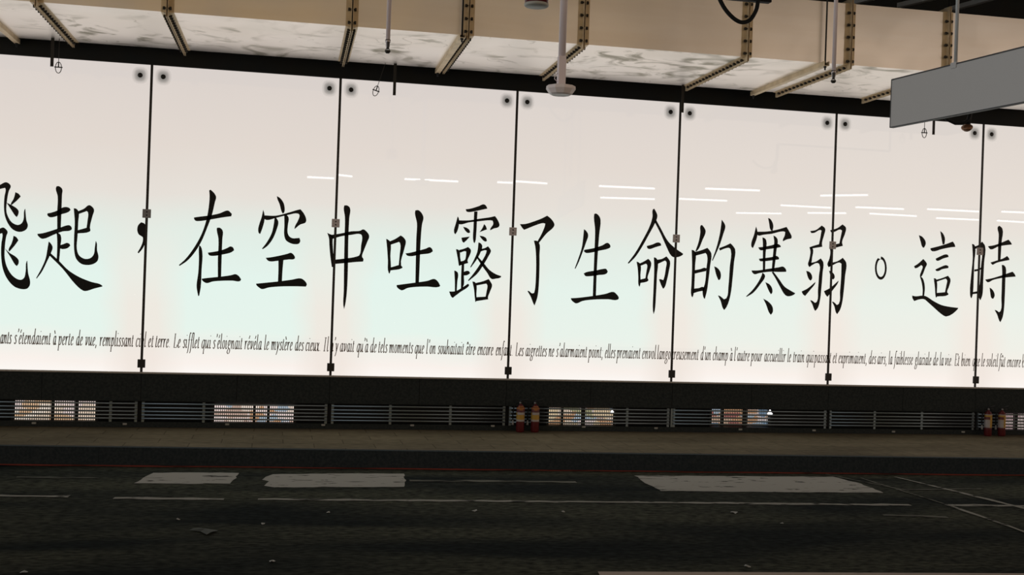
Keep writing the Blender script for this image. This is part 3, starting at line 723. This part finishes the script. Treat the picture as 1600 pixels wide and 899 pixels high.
# ------------------------------------------------------------------ fire extinguishers
def extinguisher(px_, label, kind, group):
    y = -.15
    x = at(px_, 655, 1, y).x
    t = thing('fire_extinguisher', label, 'fire extinguisher', (x, y, PLAT), 0, group)
    r, h = .046, .29
    body = MB().lathe([(.036,0),(.042,.004),(.044,.014),(r,.018),(r,h-.03),(.042,h-.008),(.030,h+.010),(.016,h+.022),(.014,h+.034),(0,h+.034)], 28).build('cylinder', m_extred, t)
    def wrap(name, z0, z1, m, a0=-150, a1=-30, rr=r+.0012):
        mb = MB(); n = 14
        A = [mb.bm.verts.new((rr*math.cos(math.radians(a0+(a1-a0)*i/n)), rr*math.sin(math.radians(a0+(a1-a0)*i/n)), z0)) for i in range(n+1)]
        B = [mb.bm.verts.new((v.co.x, v.co.y, z1)) for v in A]
        for i in range(n): mb.bm.faces.new((A[i], A[i+1], B[i+1], B[i])).smooth = True
        return mb.build(name, m, body)
    a = -105
    if kind == 'yellow':
        wrap('label_band', .130, .225, m_yel, -185, -10); wrap('label_band', .200, .228, m_paper, -150, -15, r+.002)
        wrap('label_band', .124, .146, m_paper, -185, -10, r+.002)
        wrap('label_emblem', .235, .262, m_maroon, -185, -10); wrap('label_emblem', .262, .282, m_or, -185, -10); wrap('label_emblem', .250, .262, m_or, -120, -70, r+.002)
        wrap('label_title', .300-.012, .300+.0, m_or, -130, -60)
    else:
        wrap('label_band', .108, .205, m_paper, -205, -96); wrap('label_band', .108, .205, m_yel, -96, -15)
        wrap('label_band', .092, .108, m_maroon, -190, -10)
        wrap('label_emblem', .205, .262, m_yel, -190, -10); wrap('label_emblem', .208, .240, m_maroon, -185, -95, r+.002)
        wrap('label_emblem', .262, .272, m_paper, -190, -10)
    MB().lathe([(.013,0),(.017,.004),(.017,.022),(.010,.028),(.008,.04),(0,.042)], 16, (0,0,h+.03)).build('valve', m_rod, t)
    MB().lathe([(.011,0),(.011,.012),(0,.013)], 14, (-.012,-.014,h+.044), Matrix.Rotation(math.pi/2, 3, 'X')).build('pressure_gauge', m_clampd, t)
    MB().tube([(-.012,0,h+.062),(.03,-.002,h+.070),(.085,-.004,h+.088)], [.006,.0075,.006], 8).build('handle', m_rod, t)
    MB().tube([(-.008,0,h+.052),(.03,0,h+.05),(.07,-.002,h+.046)], [.005,.006,.005], 8).build('trigger', m_rod, t)
    MB().tube([(-.012,0,h+.045),(-.05,.0,h+.04),(-.082,0,h-.02),(-.09,-.004,.2),(-.088,-.006,.135)], .0075, 8).build('hose', m_rubber, t)
    MB().lathe([(.007,0),(.010,-.01),(.008,-.02),(.011,-.035),(.014,-.055),(0,-.055)], 12, (-.088,-.006,.137)).build('nozzle', m_clampd, t)
extinguisher(813, 'red extinguisher with yellow label, left of the pair beside the joint under 露', 'yellow', 'yellow-labelled extinguishers')
extinguisher(836, 'red extinguisher with yellow label, nearer the colourful lit grille of its pair', 'yellow', 'yellow-labelled extinguishers')
extinguisher(1544, 'red extinguisher with white and yellow label, left of the pair under 時', 'white', 'white-labelled extinguishers')
extinguisher(1565.5, 'red extinguisher with white and yellow label, touching the rightmost lit grille', 'white', 'white-labelled extinguishers')

# ------------------------------------------------------------------ scraps on the road
SCR = [(425,878.5,.06,'white scrap on the dark road, nearest one left of the middle'),(411,820,.05,'white scrap on the road, below the gap between the left paint blocks'),
       (1168,886.5,.07,'white scrap on the road just above the pale line at the bottom edge'),(742,799.5,.07,'pale scrap on the road just below the thin line, under 露'),
       (513,802,.05,'faint scrap on the road below the line, under 中'),(1147,802,.09,'pale scrap on the road under the big right paint block'),
       (880,801,.04,'tiny pale scrap on the road below the line, under 了'),(1222,819.5,.05,'faint scrap on the road right of the pale one under 寒'),
       (38,896,.07,'white scrap at the bottom left corner of the road'),(278,813,.05,'pale scrap on the road under the left paint block')]
for i, (x, y, s_, lab) in enumerate(SCR):
    p = at(x, y, 2, 0)
    mb = MB(); n = 7
    rim = [mb.bm.verts.new((s_*.36*math.cos(2*math.pi*k/n)*random.uniform(.7,1.1), s_*.5*math.sin(2*math.pi*k/n)*random.uniform(.6,1.1), random.uniform(.002,.012))) for k in range(n)]
    c = mb.bm.verts.new((0,0,.013)); low = mb.bm.verts.new((0,0,.0015))
    for k in range(n): mb.bm.faces.new((rim[k], rim[(k+1) % n], c)); mb.bm.faces.new((rim[(k+1) % n], rim[k], low))
    tag(mb.build('paper_scrap', m_scrap, None, (p.x, p.y, 0)), lab, 'scrap', 'scraps on the road')
p = at(318, 831, 2, 0)
mb = MB()
pts = [(-.10,.02),(-.02,-.03),(.03,-.16),(.06,-.08),(.10,.0),(.03,.05),(-.03,.08),(-.07,.05)]
v = [mb.bm.verts.new((a, b, random.uniform(.003,.02))) for a, b in pts]; c = mb.bm.verts.new((0.01,0,.022)); lw = mb.bm.verts.new((0.01,0,.0015))
for k in range(8): mb.bm.faces.new((v[k], v[(k+1) % 8], c)); mb.bm.faces.new((v[(k+1) % 8], v[k], lw))
tag(mb.build('dry_leaf', m_leaf, None, (p.x, p.y, 0)), 'grey-green flattened leaf on the road below the left paint block', 'leaf')

# ------------------------------------------------------------------ ventilation duct: flanged sections bolted end to end
DZ0, DZ1 = 4.222, 4.855
DSL = -.0145; DRZ = math.atan(DSL)
def dfront(x): return -1.858+DSL*(x+.8)
DW = 1.735                            # front to back
FX = []
for px_, py_ in ((57,2.5),(262,19.5),(549,43.5),(729.5,57.5),(907,72),(1163,90.5),(1322,103),(1476,114)):
    FX.append(at(px_, py_, 2, DZ0).x)
FX = [-2.1] + FX + [FX[-1]+1.25, FX[-1]+2.6]
DL = ["at the left edge of the frame", "left, over 起", "over 在 and 空", "over 中 and 吐", "over 露, behind the thick mauve pole's left", "over 生, right of the thick mauve pole", "carrying the black cable loop before it, over 的", "above the grey sign's free end", "right, behind the sign's thin rod", "at the right edge of the frame"]
BOLT = None
for i in range(len(FX)-1):
    a, b = FX[i], FX[i+1]; L = (b-a)/math.cos(DRZ)
    t = thing('duct_section', 'galvanised ventilation duct length ' + DL[i], 'duct', (a, dfront(a), DZ0), DRZ, 'flanged duct lengths over the panels')
    H = DZ1-DZ0
    mb = MB(); n = 1                    # sheet shell, slightly dished between the ends
    e0, e1 = .006, L-.006
    prof = [(0,0),(0,H),(DW,H),(DW,0)]  # (y, z)
    def shell(x): return [Vector((x, y, z)) for y, z in prof]
    A = [mb.bm.verts.new(p) for p in shell(e0)]; B = [mb.bm.verts.new(p) for p in shell(e1)]
    for q in range(4): mb.bm.faces.new((A[q], B[q], B[(q+1) % 4], A[(q+1) % 4]))
    mb.bm.faces.new(A[::-1]); mb.bm.faces.new(B)
    sh = mb.build('sheet_body', m_sheet, t)
    def ring(x_leg0, x_leg1, x_base0, x_base1):
        r = MB(); hgt, th = .052, .004
        for (xx0, xx1, d0, d1) in ((x_base0, x_base1, 0, th), (x_leg0, x_leg1, th, hgt)):
            r.box(xx0, xx1, -d1, -d0-.0004, -d1, H+d1)              # front
            r.box(xx0, xx1, DW+d0+.0004, DW+d1, -d1, H+d1)          # back
            r.box(xx0, xx1, -d0, DW+d0, -d1, -d0-.0004)             # underneath
            r.box(xx0, xx1, -d0, DW+d0, H+d0+.0004, H+d1)           # top
        return r
    if i > 0: ring(.0055, .0095, .0095, .058).build('flange', m_flange, t)
    if i < len(FX)-2:
        fl = ring(L-.0095, L-.0055, L-.058, L-.0095).build('flange', m_flange, t)
        step = .125
        spots = []; z = .03
        while z < H-.02: spots.append((-.028, z)); z += step
        y = .05
        while y < DW-.03: spots.append((y, -.028)); y += step*.8
        for y, z in spots:
            if BOLT is None:
                b0 = MB().lathe([(.015,-.034),(.015,-.014),(.008,-.014),(.008,.026),(.016,.026),(.016,.044),(0,.044)], 6, (0,0,0), Matrix.Rotation(math.pi/2, 3, 'Y'), False).build('bolt', m_bolt, fl)
                BOLT = b0
            else:
                b0 = BOLT.copy(); C.objects.link(b0); b0.parent = fl
            b0.location = (L-.006, y, z)

# trapeze hangers: a bar under the duct on black rods to the ceiling
for px_, py_, lab, sgn in ((13, 40, 'beige hanger bar under the duct at the left edge of the frame', 1), (718, 58, 'beige hanger bar under the duct left of the flange over 露', 1), (1281, 100, 'beige hanger bar under the duct, its black rod right of the cable loop', 1)):
    p = at(px_, py_, 2, DZ0) if px_ > 100 else at(22, 60, 2, DZ0)
    x = p.x; y0 = dfront(x)
    t = thing('duct_hanger', lab, 'hanger', (x, y0, DZ0), DRZ, 'trapeze hangers under the duct')
    w = .055
    bar = MB().box(-w/2, w/2, -.10, DW+.07, -.0475, -.0435).box(-w/2, -w/2+.004, -.10, DW+.07, -.0435, -.0006).box(w/2-.004, w/2, -.10, DW+.07, -.0435, -.0006)
    bar.build('bar', m_flange, t)
    for y in (-.06, DW+.04):
        MB().tube([(0,y,-.085),(0,y,5.9-DZ0)], .0085, 8).build('rod', m_rod, t)
        MB().lathe([(.016,-.062),(.016,-.048),(0,-.048)], 6, (0,y,0), None, False).build('nut', m_rod, t)

# straps and cable hooks under the duct's back edge
for x, yb_, lab in ((81,104,'short dark strap hanging at the left, beside the cable hook over 起'),(616,149,'short dark strap hanging beside the tilted cable hook over 吐'),(1066,176,'short dark strap hanging at the joint right of 命'),(1458.5,210.5,'short dark strap hanging below the grey sign')):
    p = at(x, yb_, 1, -.25)
    l = DZ0-p.z
    t = thing('hanging_strap', lab, 'strap', (p.x, -.25, DZ0), 0, 'dark straps hanging over the panels')
    MB().box(-.016, .016, -.003, .003, -l, -.0005).build('strap_blade', m_strap, t)
    MB().lathe([(.008,0),(.008,.006),(0,.007)], 10, (0,-.003,-l+.03), Matrix.Rotation(math.pi/2, 3, 'X')).build('bolt', m_bolt, t)
for x, ya, yb_, lean, lab in ((91,84,115,0,'small wire cable hook hanging at the left, over 起'),(584.5,121,150.5,.07,'small wire cable hook hanging askew beside the strap over 吐'),(1444,190,216,0,'small shackle on a wire hanging below the grey sign\'s left end')):
    p = at(x, yb_, 1, -.25); l = DZ0-p.z
    t = thing('cable_hook', lab, 'hook', (p.x+lean*1.6, -.25, DZ0), 0, 'cable hooks hanging over the panels')
    tip = Vector((-lean*1.6, 0, -l)); d = (tip).normalized(); s_ = d.cross(Vector((0,1,0)))
    c = tip-d*.062
    MB().tube([(0,0,-.0005), c-d*.05], .0035, 6).build('wire', m_strap, t)
    lo = []
    for k in range(17):
        a = 2*math.pi*k/16
        lo.append(c + d*(.058*math.cos(a)) + s_*(.030*math.sin(a)))
    sk = MB().tube(lo, .0042, 6, False)
    sk.tube([c-s_*.040+d*-.004, c+s_*.040-d*.004], .006, 8); sk.tube([c-d*.06, c-d*.0], .006, 8)
    sk.build('shackle', m_strap, t)

# ------------------------------------------------------------------ sprinkler drops
def sprinkler(x, ytip, Y, lab):
    p = at(x, ytip, 1, Y)
    t = thing('sprinkler_drop', lab, 'sprinkler', (p.x, Y, p.z), 0, 'sprinkler drops before the duct')
    MB().tube([(0,0,.085),(0,0,5.9-p.z)], .0165, 14).build('pipe', m_pipe, t)
    MB().lathe([(.0165,.105),(.020,.102),(.020,.082),(.016,.078),(.016,.052),(.012,.048),(.012,.03),(0,.03)][::-1], 16).build('collar', m_chrome, t)
    MB().tube([(-.012,0,.034),(-.015,0,.02),(-.006,0,.008)], .003, 6).tube([(.012,0,.034),(.015,0,.02),(.006,0,.008)], .003, 6).build('frame_arms', m_chrome, t)
    MB().lathe([(0,0),(.013,.001),(.020,.010),(.022,.022),(.010,.024),(0,.024)], 16).build('deflector', m_bolt, t)
sprinkler(605.5, 83.5, -4.2, 'mauve sprinkler pipe hanging before the duct over 吐')
sprinkler(1302, 130, -4.2, 'mauve sprinkler pipe hanging before the duct over 弱')

# ------------------------------------------------------------------ thick pole with sleeve and dish
Y = -4.2
p = at(876, 149, 1, Y); k_ = at(876, 88, 1, Y).z-p.z; k2 = at(876, 134, 1, Y).z-p.z; wpx = (Y-CAM.y)/F_PX
t = thing('ceiling_pole', 'thick mauve pole with square sleeve and a shallow pale dish at its foot', 'pole', (p.x, Y, p.z), 0)
MB().tube([(0,0,k_-.02),(0,0,5.9-p.z)], 6.0*wpx, 20).build('pole', m_pipe, t)
w = 6.1*wpx
MB().box(-w, w, -w, w, k2-.012, k_).build('sleeve', m_white if False else m_pipe, t, bevel=.004)
dr = 24*wpx
MB().lathe([(0,.004),(dr*.62,0),(dr*.78,.010),(dr,.046),(dr*.985,.070),(dr*.94,.072),(dr*.90,.050),(dr*.70,.022),(0,.020)], 10, (0,0,0), Matrix.Rotation(math.radians(18), 3, 'Z'), False).build('dish', m_white, t, bevel=.003)
MB().box(-w*.95, w*1.1, -w*1.02, w, .018, k2).build('foot_block', m_white, t, bevel=.004)
MB().tube([(-w,0,k2*.9+.10),(-w-.022,-.01,k2*.9+.085),(-w-.026,-.01,k2*.9+.055),(-w,0,k2*.9+.035)], .003, 6).build('wire_loop', m_pipe, t)

# dark red round fitting at the top edge
Y = -5.0
p = at(838, 13, 1, Y); wpx = (Y-CAM.y)/F_PX
t = thing('warning_bell', 'dark red round fitting with a pale rim at the top edge', 'fitting', (p.x, Y, p.z), 0)
R_ = 19.5*wpx
MB().lathe([(0,.030),(R_*.97,.030),(R_*.97,.12),(R_*.8,.15),(R_*.3,.165),(0,.165)], 32).build('housing', m_darkred, t)
MB().lathe([(0,.012),(R_*.9,.010),(R_*1.0,.016),(R_*1.02,.026),(R_*.96,.034),(0,.034)], 32).build('rim', m_rim, t)
MB().tube([(0,0,.16),(0,0,5.9-p.z)], .014, 12).build('stem', m_pipe, t)

# black conduit with a drooping cable loop
Y = -3.2
c = [at(x, y, 1, Y) for x, y in ((1121,-12),(1126,2),(1135,17),(1148,30),(1160,35),(1172,31),(1181,17),(1184,3),(1183,-12))]
o = c[0]
t = thing('cable_loop', 'black cable drooping in a loop before the duct at the top edge', 'cable', o, 0)
sm = []
for i in range(len(c)-1):
    p0, p1, p2, p3 = c[max(i-1,0)], c[i], c[i+1], c[min(i+2,len(c)-1)]
    for q in range(5):
        s_ = q/5; sm.append(.5*((2*p1)+(p2-p0)*s_+(2*p0-5*p1+4*p2-p3)*s_*s_+(p1*3-p0-p2*3+p3)*s_**3)-o)
sm.append(c[-1]-o)
MB().tube(sm, .0185, 12).build('cable', m_rubber, t)
z_ = at(1150, -3, 1, Y).z
x_ = at(1150, -6, 1, Y).x
t = thing('conduit_beam', 'black conduit box along the top edge above the cable loop', 'conduit', (x_, Y, z_), 0)
MB().box(-.06, .36, .03, .10, .0, .09).build('box', m_rubber, t, bevel=.006)
for xx in (0, .3): MB().tube([(xx,.065,.09),(xx,.065,5.9-z_)], .008, 8).build('rod', m_rod, t)

# ceiling channels, slanting above the duct
for (a, b, w_, lab) in (((1328,9),(1400,-10),.055,'grey ceiling channel at the top, left of three'),((1404,12),(1500,-10),.06,'grey ceiling channel at the top, middle of three'),((1478,20),(1600,-14),.06,'grey ceiling channel at the top, right of three, by the thin rod')):
    z = 5.18
    A, B = at(*a, 2, z), at(*b, 2, z)
    d = (B-A); L = d.length*1.6; rz = math.atan2(d.y, d.x)
    t = thing('ceiling_channel', lab, 'channel', A, rz, 'ceiling channels above the duct')
    MB().box(0, L, -w_/2, w_/2, 0, .005).box(0, L, -w_/2, -w_/2+.005, .005, .05).box(0, L, w_/2-.005, w_/2, .005, .05).build('channel_bar', m_chan, t)
    for xx in (.05, L*.9): MB().tube([(xx,0,.005),(xx,0,5.9-z)], .008, 8).build('rod', m_rod, t)

# ------------------------------------------------------------------ hanging grey sign, turned nearly edge-on to the wall
D0 = 9.0                              # distance of the far end
r0 = ray(1395.5, 125); s_ = D0/r0.dot(BW); far_t = CAM+r0*s_
r1 = ray(1397, 200); far_b = CAM+r1*(D0/r1.dot(BW))
vd = ray(165, 455); vd.z = 0; vd.normalize(); vd = -vd
H_ = far_t.z-far_b.z
LEN = 3.6
t = thing('hanging_sign', 'blank grey sign board hanging on a thin rod at the right edge', 'sign', (far_t.x, far_t.y, far_b.z), math.atan2(vd.y, vd.x))
th = .03
MB().box(.004, LEN, -th/2, th/2, .004, H_-.004).build('board', m_sign, t)
MB().box(0, LEN, -th/2-.003, th/2+.003, H_-.006, H_+.004).box(-.002, .004, -th/2-.003, th/2+.003, 0, H_).box(0, LEN, -th/2-.003, th/2+.003, -.002, .005).build('edge_trim', m_signedge, t)
best = None
for i in range(200):
    u = LEN*i/200; P = Vector((far_t.x, far_t.y, far_t.z))+vd*u
    q = P-CAM; sx = 800+F_PX*q.dot(BR)/q.dot(BW)
    if best is None or abs(sx-1493) < best[0]: best = (abs(sx-1493), u)
for u in (best[1], best[1]+2.0):
    MB().tube([(u,0,H_),(u,0,5.9-far_b.z)], .0125, 10).build('rod', m_chan, t)
    MB().box(u-.03, u+.03, -.022, .022, H_-.03, H_+.012).build('rod_clip', m_sign, t)

# brown round lamp on a black cable loop behind the sign
Y = -2.3
c = at(1511, 200, 1, Y); wpx = (Y-CAM.y)/F_PX
t = thing('round_lamp', 'brown round lamp head on a black bracket below the grey sign', 'lamp', c, 0)
tilt = Matrix.Rotation(math.radians(-22), 3, 'Y') @ Matrix.Rotation(math.radians(24), 3, 'X')
MB().lathe([(0,-.030),(.026,-.026),(.050,-.012),(.058,.004),(.055,.016),(.034,.034),(.014,.042),(0,.042)], 28, (0,0,0), tilt).build('lamp_head', m_brown, t)
MB().lathe([(0,-.036),(.020,-.034),(.034,-.0265),(.030,-.022),(0,-.022)], 24, (0,0,0), tilt).build('lens', m_lens, t)
q = [at(x, y, 1, Y)-c for x, y in ((1513,195),(1514,186),(1517,172),(1519,142))]
ar = [q[-1], q[-1]+Vector((1.75,0,0)), Vector((q[-1].x+1.75, q[-1].y, 5.9-c.z))]
MB().tube([ar[0], ar[1]], .015, 10).tube([ar[1], ar[2]], .015, 10).build('arm', m_rubber, t)
MB().tube([tilt @ Vector((0,0,.038))]+q, .022, 12).build('bracket', m_rubber, t)
q = [at(x, y, 1, Y-.02)-c for x, y in ((1470,176),(1480,187),(1493,193),(1504,193),(1513,188),(1516,178))]
MB().tube(q, .017, 10).build('cable', m_rubber, t)

# ------------------------------------------------------------------ fluorescent tubes behind the viewer, mirrored in the panels
ST = [((480,277),(522,279)),((528,273.5),(550,276)),((632,280),(716,284)),((777,285),(801,286)),((804,283.5),(855,287)),((936,291),(1023,295)),((938,309),(1023,311.5)),((1102,295),(1187,298)),((1061,311),(1136,314)),((1150,333),(1221,334)),((1220,321),(1298,325)),((1262,333),(1322,333.5)),((1282,306),(1356,305)),((1337,324),(1412,327)),((1359,334),(1432,338)),((1449,327),(1530,331)),((1463,341),(1532,344)),((1565,331),(1640,334)),((1558,345),(1640,350))]
for i, (a, b) in enumerate(ST):
    P = []
    for x, y in (a, b):
        d = ray(x, y); s_ = (4.6-CAM.z)/d.z; X = CAM+d*s_; P.append(Vector((X.x, -X.y, 4.6)))
    d = P[1]-P[0]; L = d.length
    t = thing('fluorescent_lamp', 'fluorescent tube lamp mirrored as a thin white streak in the panels', 'lamp', P[0], math.atan2(d.y, d.x), 'fluorescent tubes mirrored in the panels')
    MB().tube([(0,0,0),(L,0,0)], .022, 10).build('tube', m_tube, t)
    MB().box(0, L, -.035, .035, .024, .09).build('housing', m_white, t)
